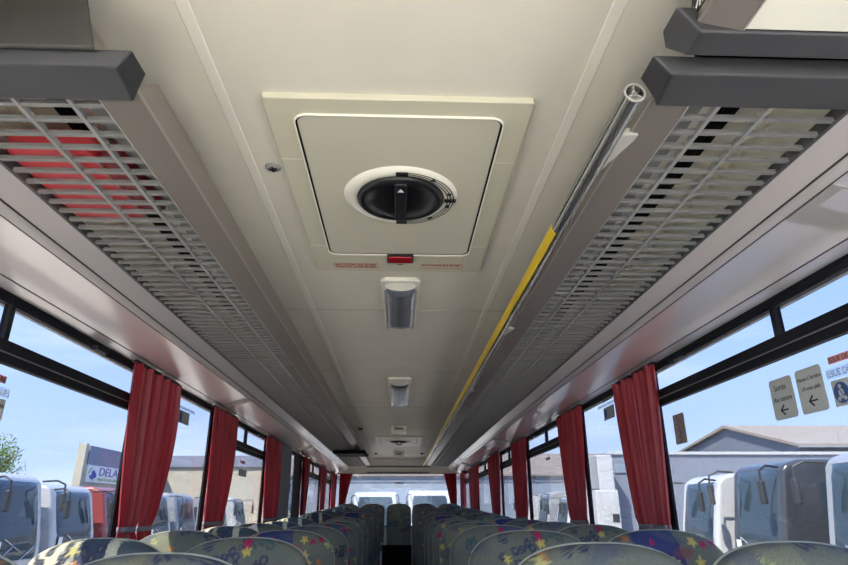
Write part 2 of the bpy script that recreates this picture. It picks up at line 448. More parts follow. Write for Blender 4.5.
# the nearer rack section on the right: plain cream underside
t = thing('luggage_rack', 'short closed luggage rack with a plain cream underside, nearest end at top right', 'luggage rack', (.78, -1.2, 2.083), 'overhead luggage racks')
obj('rack_rail', MB().prism(lip_poly(1), -1.2, .835, 'Y'), M['lip'], t)
obj('rail_edge', MB().box(.6035, .6065, -1.2, .8, 2.0805, 2.084), M['lipedge'], t)
obj('rack_underside', MB().box(.606, .95, -1.2, .80, 2.084, 2.10), M['cream'], t)
end_cap(t, 1, .803, .868, -1)
lab = obj('label_plate', MB().prism([(.5290, 2.1188), (.5400, 2.1735), (.5420, 2.1735), (.5310, 2.1188)], .60, .825, 'Y'), M['blackink'], t)
t2 = thing('luggage_rack', 'short closed luggage rack out over the driver on the left', 'luggage rack', (-.78, -1.2, 2.083), 'overhead luggage racks')
obj('rack_rail', MB().prism(lip_poly(-1), -1.2, .68, 'Y'), M['lip'], t2)
obj('rack_underside', MB().box(-.95, -.606, -1.2, .68, 2.084, 2.10), M['cream'], t2)
text_mesh('lettering', 'VIKE', .034, M['white'], t, (.5285, .820, 2.124), (0, -1, 0), (.21, 0, .97), width=.085)
# cream thing at the ceiling edge by the second cap
tag(obj('ceiling_vent', MB().box(.50, .555, .60, .80, 2.234, 2.2505), M['cream'], bevel=.006, origin=(.53, .7, 2.25)),
    'small cream plastic cover on the ceiling edge above the dark rack cap', 'vent cover')
# dark cable ducts running above the slats
for s, a, b in ((1, .815, .850), (-1, .81, .85)):
    mb = MB()
    for k in range(4):
        x = a + (b-a)*k/3.4
        mb.box(s*x, s*(x+(b-a)*.22), .99, YR-.3, 2.236, 2.250)
    mb.box(s*a, s*b, .99, YR-.3, 2.247, 2.2545)
    tag(obj('cable_duct', mb, M['rubber'], origin=(s*(a+b)/2, 1, 2.25)), 'black ribbed cable duct above the slats of the %s luggage rack' % ('right' if s > 0 else 'left'), 'cable duct', 'cable ducts above the racks')
# red bag on the left rack
bag = thing('red_bag', 'bright red soft bag lying on the slats of the left luggage rack', 'bag', (-.83, 1.42, 2.103))
def pillow(x0, x1, y0, y1, z0, z1, n=14, e=3.):
    mb = MB(); rows = []
    for i in range(n+1):
        v = -PI/2 + PI*i/n; row = []
        for j in range(2*n+1):
            u = 2*PI*j/(2*n)
            f = lambda c: math.copysign(abs(c)**(2/e), c)
            cx, cy, cz = f(math.cos(v))*f(math.cos(u)), f(math.cos(v))*f(math.sin(u)), f(math.sin(v))
            row.append(((x0+x1)/2+(x1-x0)/2*cx, (y0+y1)/2+(y1-y0)/2*cy, (z0+z1)/2+(z1-z0)/2*cz))
        rows.append(row)
    return mb.grid(rows)
obj('bag_body', pillow(-.942, -.735, 1.25, 1.635, 2.1035, 2.165, e=10), M['redbag'], bag, smooth=True)
obj('bag_end', pillow(-.737, -.665, 1.28, 1.60, 2.1035, 2.15, e=4), M['maroon'], bag, smooth=True)
obj('bag_seam', MB().tube([(-.74, 1.29, 2.106), (-.74, 1.61, 2.106)], .003, 6), M['piping'], bag)

# small service panels on the overhead panels
def panel_pt(s, x):  # z on the lower flat
    return 2.012 + (x-1.012)*(1.968-2.012)/(1.187-1.012)
def service(s, y0, y1, x0, x1, m, label, frame=False):
    d = .003
    mb = MB().prism([(s*x0, panel_pt(s, x0)-d), (s*x1, panel_pt(s, x1)-d), (s*x1, panel_pt(s, x1)+.002), (s*x0, panel_pt(s, x0)+.002)], y0, y1, 'Y')
    t = obj('service_panel', mb, m, origin=(s*x0, y0, panel_pt(s, x0)))
    return tag(t, label, 'service panel')
sp = service(1, 1.19, 1.37, 1.019, 1.16, M['panel2'], 'dull grey service unit on the right overhead panel, up by the first window')
obj('service_cover', MB().prism([(1.045, panel_pt(1, 1.045)-.0045), (1.14, panel_pt(1, 1.14)-.0045), (1.14, panel_pt(1, 1.14)-.003), (1.045, panel_pt(1, 1.045)-.003)], 1.20, 1.285, 'Y'), M['panel'], sp)
service(-1, 4.10, 4.24, 1.019, 1.175, M['panel2'], 'small grey service unit on the left overhead panel above the second window')
service(-1, 7.3, 7.5, 1.019, 1.175, M['panel2'], 'small grey service unit on the left overhead panel over the middle door')
service(1, 6.5, 6.7, 1.019, 1.175, M['panel2'], 'small grey service unit on the right overhead panel above the fourth window')
service(1, 9.9, 10.2, 1.019, 1.175, M['panel2'], 'small grey service unit on the right overhead panel close to the back')

# ------------------------------------------------------------------ handrail
hr = thing('handrail', 'long round aluminium handrail with a yellow strip along the right luggage rack', 'handrail', (.49, 1.0, 2.10))
HX, HZ = .489, 2.102
def circ(r, n=28, a0=0): return [(HX+r*math.cos(2*PI*k/n+a0), HZ+r*math.sin(2*PI*k/n+a0)) for k in range(n)]
mb = MB(); o_, i_ = [], []
for k in range(48):
    a = 2*PI*k/48
    g = min(abs((a-c+PI) % (2*PI)-PI) for c in (PI*.1, PI*.75, PI*1.4, PI*1.15))
    r = .0222 - (.0045 if g < .13 else 0)
    o_.append((HX+r*math.cos(a), HZ+r*math.sin(a))); i_.append((HX+.0188*math.cos(a), HZ+.0188*math.sin(a)))
n = 48; y0, y1 = 1.0, YR-.35
vs = [(p[0], y0, p[1]) for p in o_] + [(p[0], y0, p[1]) for p in i_] + [(p[0], y1, p[1]) for p in o_] + [(p[0], y1, p[1]) for p in i_]
fs = []
for i in range(n):
    j = (i+1) % n
    fs += [(i, j, n+j, n+i), (2*n+i, 3*n+i, 3*n+j, 2*n+j), (i, 2*n+i, 2*n+j, j), (n+i, n+j, 3*n+j, 3*n+i)]
mb.add(vs, fs)
obj('rail_tube', mb, M['chrome2'], hr)
mb = MB()
for a in (PI/2, PI/2+2*PI/3, PI/2+4*PI/3):
    c, s_ = math.cos(a), math.sin(a)
    mb.prism([(HX-.0012*s_, HZ+.0012*c), (HX+.0192*c-.0012*s_, HZ+.0192*s_+.0012*c), (HX+.0192*c+.0012*s_, HZ+.0192*s_-.0012*c), (HX+.0012*s_, HZ-.0012*c)], y0+.001, y1, 'Y')
mb.prism(circ(.0055, 12), y0+.001, y1, 'Y')
obj('rail_web', mb, M['bracket'], hr)
mb = MB(); n = 40
vs = [(HX+r_*math.cos(2*PI*k/n), yy, HZ+r_*math.sin(2*PI*k/n)) for yy in (y0-.003, y0+.001) for r_ in (.0225, .0192) for k in range(n)]
fs = []
for i in range(n):
    j = (i+1) % n
    fs += [(i, j, n+j, n+i), (2*n+i, 3*n+i, 3*n+j, 2*n+j), (i, 2*n+i, 2*n+j, j), (n+i, n+j, 3*n+j, 3*n+i)]
obj('rail_end_ring', mb.add(vs, fs), M['bracket'], hr)
mb = MB(); a0, a1 = PI*.80, PI*1.36; pl = []
for k in range(9):
    a = a0+(a1-a0)*k/8; pl.append((HX+.0240*math.cos(a), HZ+.0240*math.sin(a)))
for k in range(8, -1, -1):
    a = a0+(a1-a0)*k/8; pl.append((HX+.0218*math.cos(a), HZ+.0218*math.sin(a)))
mb.prism(pl, 1.63, YR-.35, 'Y'); obj('yellow_strip', mb, M['yellow'], hr, label='bright yellow plastic strip let into the rail')
for yb in (1.17, 2.72, 4.28, 5.83, 7.38, 8.93, 10.48, 11.6):
    mb = MB().add([(.505, yb-.04, 2.110), (.505, yb+.14, 2.106), (.545, yb-.01, 2.112), (.545, yb-.04, 2.112),
                   (.505, yb-.04, 2.090), (.505, yb+.14, 2.094), (.545, yb-.01, 2.094), (.545, yb-.04, 2.090)],
                  [(0,1,2,3), (7,6,5,4), (0,4,5,1), (1,5,6,2), (2,6,7,3), (3,7,4,0)])
    obj('rail_bracket', mb, M['bracket'], hr, bevel=.003, seg=2)

# ------------------------------------------------------------------ roof hatch
def hatch(y0, loc_label, full=True):
    t = thing('roof_hatch', loc_label, 'roof hatch', (0, y0+.56, CZ))
    X0, X1, Y0, Y1 = -.333, .338, y0, y0+1.125
    ix0, ix1, iy0, iy1 = X0+.068, X1-.066, Y0+.062, Y1-.188
    mb = MB()
    ring_prism(mb, rrect(X0, X1, Y0, Y1, .008), rrect(ix0, ix1, iy0, iy1, .035), CZ-.016, CZ+.004)
    obj('hatch_frame', mb, M['hatch'], t, bevel=.004, seg=3)
    mb = MB(); ring_prism(mb, rrect(ix0-.004, ix1+.004, iy0-.004, iy1+.014, .04), rrect(ix0+.001, ix1-.001, iy0+.001, iy1-.001, .034), CZ-.022, CZ-.014)
    obj('hatch_lip', mb, M['cream'], t, bevel=.003, seg=2)
    mb = MB(); ring_prism(mb, rrect(ix0-.001, ix1+.001, iy0-.001, iy1+.001, .035), rrect(ix0+.006, ix1-.006, iy0+.004, iy1-.004, .03), CZ-.019, CZ-.006)
    obj('hatch_seal', mb, M['rubber'], t)
    obj('hatch_panel', MB().prism(rrect(ix0+.0055, ix1-.0055, iy0+.003, iy1-.003, .03), CZ-.018, CZ-.004, 'Z'), M['hatch_panel'], t, bevel=.003, seg=2)
    for x0_, x1_ in ((X0, ix0-.005), (ix1+.005, X1)):
        for yy in (Y0+.27, Y0+.865): obj('frame_joint', MB().box(x0_+.002, x1_-.002, yy, yy+.003, CZ-.0165, CZ-.01), M['cream'], t)
    # turning knob in its raised dish
    c = (.008, y0+.474, CZ)
    obj('knob_dish', MB().lathe(c, [(.180, -.016), (.176, -.024), (.160, -.031), (.142, -.030), (.134, -.024)], 64), M['cream'], t, smooth=True)
    obj('knob_rim', MB().lathe(c, [(.137, -.020), (.136, -.034), (.130, -.040), (.114, -.040), (.109, -.034), (.105, -.0225), (.06, -.0205), (.001, -.0200)], 64), M['black'], t, smooth=True)
    ky = c[1]
    mb = MB().prism([(ky-.112, CZ-.008), (ky-.112, CZ-.040), (ky-.10, CZ-.048), (ky+.10, CZ-.048), (ky+.112, CZ-.040), (ky+.112, CZ-.008)], c[0]-.019, c[0]+.019, 'X')
    kb = obj('knob_grip', mb, M['black'], t, bevel=.004, seg=3)
    obj('pointer_mark', MB().prism([(c[0]-.010, ky-.078), (c[0]+.010, ky-.078), (c[0], ky-.098)], CZ-.0490, CZ-.0475, 'Z'), M['white'], kb)
    # printed turning arrows on the dish
    mb = MB()
    for r in (.149, .158, .167):
        o1, i1 = [], []
        for k in range(41):
            a = -PI/2+.1 + (PI-.2)*k/40
            o1.append((c[0]+(r+.0018)*math.cos(a), c[1]+(r+.0018)*math.sin(a))); i1.append((c[0]+(r-.0018)*math.cos(a), c[1]+(r-.0018)*math.sin(a)))
        z = CZ-.0338
        mb.grid([[(p[0], p[1], z) for p in o1], [(p[0], p[1], z) for p in i1]])
    z = CZ-.033
    for a in (-PI/2+.02, 0.0, PI/2-.02):
        x, y = c[0]+.157*math.cos(a), c[1]+.157*math.sin(a)
        mb.box(x-.018, x+.018, y-.009, y+.009, z-.001, z+.002)
    for a, dr in ((-.9, 1), (-.25, 1), (.25, -1), (.9, -1)):
        x, y = c[0]+.157*math.cos(a), c[1]+.157*math.sin(a); tx, ty = -math.sin(a)*dr, math.cos(a)*dr; nx, ny = math.cos(a), math.sin(a)
        mb.prism([(x+tx*.012, y+ty*.012), (x-tx*.006+nx*.007, y-ty*.006+ny*.007), (x-tx*.006-nx*.007, y-ty*.006-ny*.007)], z-.001, z+.002, 'Z')
    obj('turning_arrows', mb, M['blackink'], t)
    # red breakable cover and slot
    b = obj('release_box', MB().prism(rrect(-.044, .060, iy1-.004, iy1+.078, .006), CZ-.024, CZ-.004, 'Z'), M['black'], t)
    obj('release_cover', MB().box(-.038, .054, iy1+.012, iy1+.070, CZ-.028, CZ-.02), M['red'], b, bevel=.003, seg=2)
    obj('slot', MB().box(-.004, .020, iy1+.105, iy1+.111, CZ-.0168, CZ-.01), M['blackink'], t)
    if full:
        fy = iy1+.125
        for x0_, x1_ in ((-.262, -.082), (.092, .262)):
            mb = MB(); ring_prism(mb, rrect(x0_, x1_, fy-.022, fy+.022, .003, 2), rrect(x0_+.0015, x1_-.0015, fy-.0205, fy+.0205, .002, 2), CZ-.0170, CZ-.0155)
            n_ = obj('notice', mb, M['redink'], t)
            text_mesh('lettering', 'ISSUE DE SECOURS', .017, M['redink'], n_, (x1_-.008, fy-.014, CZ-.0168), (-1, 0, 0), (0, 1, 0), width=(x1_-x0_)-.016)
            if x0_ < 0:
                text_mesh('lettering', 'TOURNER ET POUSSER', .014, M['redink'], n_, (x1_-.008, fy+.005, CZ-.0168), (-1, 0, 0), (0, 1, 0), width=(x1_-x0_)-.016)
    return t
hatch(1.212, 'cream roof hatch with a round black turning knob, on the near part of the ceiling')
hatch(8.42, 'second cream roof hatch, small and far down the ceiling near the back', False)
# blanking screw
t = thing('screw_cap', 'round grey screw cap with a black cross beside the roof hatch', 'screw', (-.37, 1.555, CZ))
obj('screw_head', MB().lathe((-.37, 1.555, CZ), [(.024, .001), (.023, -.003), (.018, -.006), (.0005, -.007)], 28), mat('dull_zinc', (.30, .30, .28), .5), t, smooth=True)
mb = MB()
mb.box(-.382, -.358, 1.551, 1.559, CZ-.0105, CZ-.005); mb.box(-.374, -.366, 1.543, 1.567, CZ-.0105, CZ-.005)
obj('screw_cross', mb, M['blackink'], t)
for x, y in ((-.47, 7.6), (-.4, 11.1), (.42, 11.1)):
    tag(obj('fixing_clip', MB().lathe((x, y, CZ), [(.03, .001), (.03, -.02), (.001, -.03)], 16), M['capl'], smooth=True, origin=(x, y, CZ)),
        'tiny dark clip on the ceiling %s' % ('left of the third lamp' if y < 8 else 'at the back, over the left rack side' if x < 0 else 'at the back, over the right rack side'), 'clip')

# ------------------------------------------------------------------ ceiling lamps
def lamp(y0, y1, label, wdt=.088):
    t = thing('ceiling_lamp', label, 'lamp', (.008, (y0+y1)/2, CZ), 'ceiling lamps')
    cx = .010
    mb = MB()
    pts = [(cx-wdt, y0+.02), (cx-wdt+.02, y0), (cx+wdt-.02, y0), (cx+wdt, y0+.02), (cx+wdt-.008, y1-.03), (cx+wdt-.03, y1), (cx-wdt+.03, y1), (cx-wdt+.008, y1-.03)]
    mb.prism(pts, CZ-.018, CZ+.002, 'Z')
    obj('lamp_housing', mb, M['cream'], t, bevel=.008, seg=3)
    rows = []
    L0, L1 = y0+.07*(1+2*(y1-y0-.73)), y1-.02
    for i in range(13):
        v = i/12; y = L0+(L1-L0)*v; e = min(1, min(v, 1-v)*14+.35); row = []
        for j in range(25):
            a = PI*j/24; row.append((cx-(wdt-.014)*math.cos(a), y, CZ-.014-.028*math.sin(a)*e))
        rows.append(row)
    obj('lamp_lens', MB().grid(rows), M['lens'], t, smooth=True, solid=.002)
    mb = MB()
    for sx in (-1, 1): mb.tube([(cx+sx*(wdt-.020), L0+.01, CZ-.026), (cx+sx*(wdt-.020), L1-.01, CZ-.026)], .0045, 8)
    obj('lens_edge', mb, M['chrome'], t)
    # sloped nose toward the front
    rows = []
    for i in range(7):
        v = i/6; row = []
        for j in range(17):
            a = PI*j/16; row.append((cx-(wdt-.018)*math.cos(a)*(.85+.15*v), y0+.02+(L0-y0-.02)*v, CZ-.014-.026*math.sin(a)*v))
        rows.append(row)
    obj('lamp_nose', MB().grid(rows), M['cream'], t, smooth=True)
lamp(2.44, 3.17, 'unlit silver ceiling lamp in a cream housing, right behind the near roof hatch')
lamp(4.55, 5.80, 'unlit silver ceiling lamp in a cream housing, second one down the ceiling', .092)
for y, lb in ((7.3, 'small cream domed speaker on the ceiling before the far roof hatch'), (10.75, 'small cream domed speaker on the ceiling beyond the far roof hatch')):
    t = thing('ceiling_speaker', lb, 'speaker', (.008, y, CZ), 'ceiling speakers')
    mb = MB().prism([(y, CZ+.001), (y-.02, CZ-.05), (y+.02, CZ-.115), (y+.26, CZ-.04), (y+.3, CZ+.001)], -.085, .105, 'X')
    obj('speaker_housing', mb, M['cream'], t, bevel=.02, seg=4)
    obj('speaker_mesh', MB().box(-.045, .06, y-.024, y-.004, CZ-.060, CZ-.035), M['slat'], t)

# folded-away monitor under the left rack
t = thing('ceiling_monitor', 'black monitor folded up flat under the left luggage rack near the back', 'monitor', (-.66, 8.6, 2.083))
mb = MB().prism([(8.42, 2.015), (8.42, 2.06), (9.4, 2.079), (9.4, 2.05)], -.88, -.45, 'X')
obj('monitor_body', mb, M['rubber'], t, bevel=.008)
obj('monitor_screen', MB().prism([(8.50, 2.0135), (8.50, 2.02), (9.3, 2.055), (9.3, 2.0495)], -.82, -.50, 'X'), mat('screen_glass', (.008, .008, .01), .6, spec=.15), t)
obj('monitor_hinge', MB().box(-.76, -.56, 9.28, 9.46, 2.055, 2.086), M['black'], t)

# ------------------------------------------------------------------ curtains
def curtain(s, y0, y1, b0, b1, label, zt=1.944, ztie=1.222, zb=1.0, folds=6, x=1.205, amp=.026, seed=0, group='red side curtains', mid=0.):
    y0, y1, b0, b1 = y0*K, y1*K, b0*K, b1*K
    if y1 > 12.1: y0, y1, b0, b1 = 11.5, 12.14, 11.65, 12.12
    rnd = random.Random(seed)
    t = thing('curtain', label, 'curtain', (s*x, (b0+b1)/2, zb), group)
    n, m = 90, 40; rows = []
    ph = [rnd.uniform(0, 6) for _ in range(4)]
    for i in range(m+1):
        v = i/m; z = zt + (zb-zt)*v
        k = min(1., (zt-z)/(zt-ztie))
        e = k**1.6
        if z < ztie: e = 1 - .35*min(1, (ztie-z)/.12)
        bul = math.sin(PI*min(1, k))*mid
        a = y0 + (b0-y0)*e; b = y1 + (b1-y1)*e + bul
        am = amp*(1-.2*k) if z >= ztie else amp*.8
        pinch = 1 - .55*math.exp(-((z-ztie)/.02)**2)
        row = []
        for j in range(n+1):
            u = j/n
            uu = u + .018*math.sin(2*PI*u*2.3+ph[0])*k + .02*math.sin(2*PI*u+ph[1])
            w = math.sin(2*PI*folds*uu+ph[2]+.5*k*math.sin(ph[3]))
            w = .8*w + .45*math.sin(2*PI*folds*.43*uu+ph[3]) + .18*math.sin(2*PI*folds*2.3*uu+ph[1])
            row.append((s*(x + am*pinch*w*(.75+.25*math.sin(2*PI*u*1.5+ph[1]))), a+(b-a)*u, z))
        rows.append(row)
    obj('curtain_cloth', MB().grid(rows), M['curtain'], t, smooth=True)
    # tie band
    mb = MB(); bi, bo = [], []
    yy0, yy1 = b0+.010, b1-.008; N = 28
    rows = []
    for z in (ztie-.011, ztie+.011):
        row = []
        for k in range(N+1):
            a = 2*PI*k/N; c, q = math.cos(a), math.sin(a)
            f = lambda c: math.copysign(abs(c)**.6, c)
            row.append((s*(x+.019*f(q)), (yy0+yy1)/2+(yy1-yy0)/2*f(c), z))
        rows.append(row)
    obj('tie_band', mb.grid(rows), M['strap'], t, smooth=True, solid=.003, label='grey fabric tie band')
    # heading tape with hooks
    obj('curtain_heading', MB().box(s*(x-.012), s*(x+.012), y0, y1, zt-.004, zt+.006), M['frame'], t)
    return t
curtain(1, 2.625, 2.875, 2.69, 2.845, 'red curtain on the right side, nearest one, tied back at the first pillar', seed=1, folds=5)
curtain(1, 2.915, 3.12, 2.865, 3.02, 'red curtain on the right side, second one, tied beside the nearest at the same pillar', seed=2, folds=4, x=1.207)
curtain(1, 3.80, 4.375, 3.86, 4.24, 'red curtain on the right side hanging between second and third window', seed=3, folds=8)
curtain(1, 5.60, 6.30, 5.68, 6.2, 'red curtain on the right side hanging between third and fourth window', seed=4, folds=8)
curtain(1, 7.07, 7.93, 7.2, 7.75, 'red curtain on the right side hanging between fourth and fifth window', seed=5, folds=9)
curtain(1, 9.1, 10.1, 9.3, 9.95, 'red curtain on the right side hanging between fifth and last window', seed=6, folds=9)
curtain(1, 11.0, 12.1, 11.2, 12.05, 'red curtain on the right side in the back corner', seed=7, folds=9)
curtain(-1, 2.64, 2.94, 2.755, 2.91, 'red curtain on the left side, nearest one, tied back at the first pillar', seed=11, folds=5, mid=.02)
curtain(-1, 2.975, 3.19, 2.945, 3.085, 'red curtain on the left side, second one, tied beside the nearest at the same pillar', seed=12, folds=4, mid=.06)
curtain(-1, 3.86, 4.42, 3.92, 4.35, 'red curtain on the left side hanging between second and third window', seed=13, folds=7, mid=.06)
curtain(-1, 5.49, 6.13, 5.62, 6.19, 'red curtain on the left side hanging beside the grey door pillar', seed=14, folds=7, mid=.08)
curtain(-1, 7.78, 8.15, 7.80, 7.95, 'red curtain on the left side hanging just behind the middle door', seed=15, folds=6)
curtain(-1, 9.45, 10.2, 9.5, 10.1, 'red curtain on the left side hanging between the two last windows', seed=16, folds=8)
curtain(-1, 11.2, 12.1, 11.3, 12.05, 'red curtain on the left side in the back corner', seed=17, folds=8)
def rear_curtain(s, label, seed):
    t = thing('curtain', label, 'curtain', (s*1.0, YR-.1, 1.0), 'back window curtains')
    rnd = random.Random(seed); ph = rnd.uniform(0, 6); rows = []
    for i in range(31):
        v = i/30; z = 1.955-.7*v
        xi = .87 + .16*v**.8; xo = 1.13
        rows.append([(s*(xi+(xo-xi)*j/60), YR-.07+.018*math.sin(j/60*2*PI*6+ph), z) for j in range(61)])
    obj('curtain_cloth', MB().grid(rows), M['curtain'], t, smooth=True)
    obj('curtain_heading', MB().box(s*.87, s*1.13, YR-.08, YR-.055, 1.95, 1.96), M['frame'], t)
rear_curtain(1, 'red curtain across the right edge of the back window', 3)
rear_curtain(-1, 'red curtain across the left edge of the back window', 4)

# ------------------------------------------------------------------ seats
G = (.128, .143, .120)
def star(px, py, cx, cy, r, rot):
    dx, dy = px-cx, py-cy; d = math.hypot(dx, dy)
    if d > r: return False
    a = (math.atan2(dy, dx)+rot) % (2*PI/5); a = abs(a-PI/5)/(PI/5)
    return d < r*(.42+.58*(a)**1.4)
def weave(seed, stripes):
    rnd = random.Random(seed)
    stars = []; rings = []; blot = []
    for _ in range(19):
        stars.append((rnd.uniform(-.24, .24), rnd.uniform(.74, 1.07), rnd.uniform(.011, .022), rnd.uniform(0, 6),
                      rnd.choice([(.48, .40, .11), (.50, .40, .10), (.40, .38, .16), (.34, .02, .09), (.42, .17, .06), (.27, .31, .14)])))
    for _ in range(7):
        cx, cy = rnd.uniform(-.22, .22), rnd.uniform(.6, 1.1)
        col = rnd.choice([(.045, .05, .085), (.045, .055, .10), (.05, .10, .11), (.09, .09, .13)])
        for _ in range(12): rings.append((cx+rnd.uniform(-.06, .06), cy+rnd.uniform(-.035, .035), rnd.uniform(.007, .014), col))
    for _ in range(11):
        blot.append((rnd.uniform(-.22, .22), rnd.uniform(.6, 1.12), rnd.uniform(.03, .08), rnd.uniform(.015, .035), rnd.uniform(-.5, .5),
                     rnd.choice([(.20, .05, .055), (.055, .065, .125), (.07, .085, .14), (.20, .22, .16), (.10, .12, .15)])))
    cells = {}
    def f(px, pz):
        c = G
        for a, b, col in stripes:
            if a + .15*(1.1-pz) < px < b + .15*(1.1-pz): c = col
        for cx, cy, rx, ry, rot, col in blot:
            dx, dy = px-cx, pz-cy; u = dx*math.cos(rot)+dy*math.sin(rot); w = -dx*math.sin(rot)+dy*math.cos(rot)
            q = (u/rx)**2+(w/ry)**2 + .35*math.sin(px*310+cx*9)*math.sin(pz*270)
            if q < 1:
                k = .6 if q < .5 else .3
                c = tuple(a*(1-k)+b*k for a, b in zip(c, col))
        for cx, cy, r, col in rings:
            d = math.hypot(px-cx, pz-cy)
            if d < r: c = col if d > r*.45 else G
        for cx, cy, r, rot, col in stars:
            if star(px, pz, cx, cy, r, rot): c = col
        return c
    return f
TOP = 1.08
TILT = math.tan(math.radians(11))
def seat_back_mesh(seed, stripes, fine=True):
    W, T = .214, .052
    zs = []
    z = .36
    while z < .78: zs.append(z); z += .03
    st = .0052 if fine else .009
    while z < TOP-.004: zs.append(z); z += st
    zs += [TOP-.003, TOP-.0012, TOP-.0003]
    NF = 92 if fine else 54; NB = 20
    vs = []; src = []
    for z in zs:
        s_ = max(0, (z-(TOP-.125))/.125); w = W*(1-s_**2.5)**(1/2.5) if s_ < 1 else 0
        w = max(w, .004)
        w *= 1 - .06*max(0, (.75-z)/.4)
        q = max(0, (z-(TOP-.055))/.055); t = T*math.sqrt(max(0, 1-q*q*.998))
        t += .012*math.exp(-((z-.62)/.12)**2) + .018*math.exp(-((z-.97)/.09)**2)*math.sqrt(max(0, 1-q*q))
        yo = (z-.45)*TILT
        for i in range(NF):
            x = -w+2*w*(i/(NF)); xn = abs(x/w)
            yy = -t*(max(0, 1-xn**3.4))**(1/3.4) * (1-.10*math.exp(-(x/.09)**2)*math.exp(-((z-.75)/.15)**2))
            vs.append((x, yo+yy, z)); src.append((x, z))
        for i in range(NB):
            x = w-2*w*(i/(NB)); xn = abs(x/w)
            yy = t*.8*(max(0, 1-xn**3.4))**(1/3.4)
            vs.append((x, yo+yy, z)); src.append((x, z+.02))
    n = NF+NB; fs = []
    for i in range(len(zs)-1):
        for k in range(n):
            fs.append((i*n+k, i*n+(k+1) % n, (i+1)*n+(k+1) % n, (i+1)*n+k))
    fs.append(tuple((len(zs)-1)*n+k for k in range(n)))
    me = bpy.data.meshes.new('backrest'); me.from_pydata(vs, [], fs)
    ca = me.color_attributes.new('weave', 'FLOAT_COLOR', 'POINT')
    f = weave(seed, stripes)
    for i, (x, z) in enumerate(src):
        ca.data[i].color = (*f(x, z), 1)
    me.materials.append(M['fabric'])
    for p in me.polygons: p.use_smooth = True
    return me
def mk(name, me, parent):
    o = bpy.data.objects.new(name, me); COL.objects.link(o); o.parent = parent; return o
def outline_pts(W=.214):
    pts = []
    for k in range(41):
        a = k/40*2-1
        if abs(a) > .6:
            z = .40 + (1-abs(a))/.4*(TOP-.125-.40); x = math.copysign(W, a)
        else:
            th = (1-abs(a)/.6)*PI/2
            x = math.copysign(W*math.cos(th)**(2/2.5), a); z = TOP-.125+.125*math.sin(th)**(2/2.5)
        pts.append((x, (z-.45)*TILT+.004, z))
    return pts
def seat_proto(seed, stripes, label, fine=True):
    t = thing('coach_seat', label, 'seat', (0, -40, 0), 'patterned coach seats')
    off = Vector((0, -40, 0))
    mk('backrest', seat_back_mesh(seed, stripes, fine), t)
    def W_(mb):
        mb.v = [(v[0], v[1]-40, v[2]) for v in mb.v]; return mb
    obj('piping', W_(MB().tube(outline_pts(), .0035, 6)), M['piping'], t, smooth=True)
    cu = pillow(-.215, .215, -.47, .02, .33, .46, n=12, e=6)
    o = obj('seat_cushion', W_(cu), M['fabric'], t, smooth=True)
    ca = o.data.color_attributes.new('weave', 'FLOAT_COLOR', 'POINT')
    for d in ca.data: d.color = (.13, .145, .13, 1)
    obj('back_shell', W_(MB().prism([(.045, .34), (.065, .34), (.065+.55*TILT+.03, .98), (.05+.55*TILT+.02, .98)], -.19, .19, 'X')), M['seatshell'], t, bevel=.01, seg=2)
    for x in (-.205, .19): obj('leg', W_(MB().box(x, x+.015, -.36, -.0, .0, .34)), M['seatshell'], t)
    return t
CREAM_SUN = (.58, .56, .40); TEAL = (.05, .075, .10); NAVY = (.035, .05, .15)  # cream pattern band, doubling as painted sunlight on the left window seats
protos = [seat_proto(21, [], ''), seat_proto(22, [(-.12, .03, NAVY)], ''), seat_proto(23, [], ''), seat_proto(24, [(-.2, -.02, (.17, .18, .13))], ''),
          seat_proto(25, [(-.25, -.06, CREAM_SUN), (-.06, .03, TEAL), (.03, .065, CREAM_SUN), (.065, .2, (.07, .10, .12))], ''), seat_proto(26, [(.0, .14, (.07, .09, .16))], '')]
pk = [kids_of(p) for p in protos]
used = set()
def place_seat(x, ytop, ztop, which, label):
    yb = ytop - (TOP-.45)*TILT; zb = ztop-TOP
    loc = (x, yb, zb)
    if which not in used:
        used.add(which); protos[which].location = loc; protos[which]['label'] = label; return protos[which]
    return copy_tree(protos[which], pk[which], loc, label)
ORD = ['first', 'second', 'third', 'fourth', 'fifth', 'sixth', 'seventh', 'eighth', 'ninth', 'tenth', 'eleventh', 'twelfth', 'thirteenth']
seq = {('R', 'a'): [0, 2, 5, 3, 0, 2, 1, 5, 3, 0, 2, 5, 1], ('R', 'w'): [3, 1, 2, 0, 5, 1, 3, 2, 0, 5, 3, 1, 0],
       ('L', 'a'): [3, 2, 1, 0, 5, 2, 3, 0, 1, 2, 5, 0, 3], ('L', 'w'): [5, 4, 3, 4, 0, 4, 4, 1, 4, 2, 4, 0, 4]}
WW = {'R': .905, 'L': -.92}; AA = {'R': .462, 'L': -.475}
for side in 'RL':
    y0 = 1.46 if side == 'R' else 1.36
    for k in range(13):
        y = y0 + .748*k
        zt = (1.232 if side == 'R' else 1.218) + max(0, k-5)*.0187
        for c in 'aw':
            if side == 'L' and k == 7: continue
            x = AA[side] if c == 'a' else WW[side]
            if k == 0: z2 = zt - (.004 if side == 'R' else (-.012 if c == 'w' else 0))
            else: z2 = zt
            lb = 'patterned grey-green coach seat, %s row %s, %s of the aisle' % (ORD[k], 'by the window' if c == 'w' else 'beside the aisle', 'right' if side == 'R' else 'left')
            place_seat(x, y, z2, seq[(side, c)][k], lb)
for i, x in enumerate((-.90, -.45, .018, .47, .92)):
    place_seat(x, 11.42, 1.405, [0, 2, 3, 5, 0][i], ['back row coach seat at the left window', 'back row coach seat just left of the centre one', 'single back row coach seat facing straight down the aisle',
               'back row coach seat just right of the centre one', 'back row coach seat at the right window'][i])
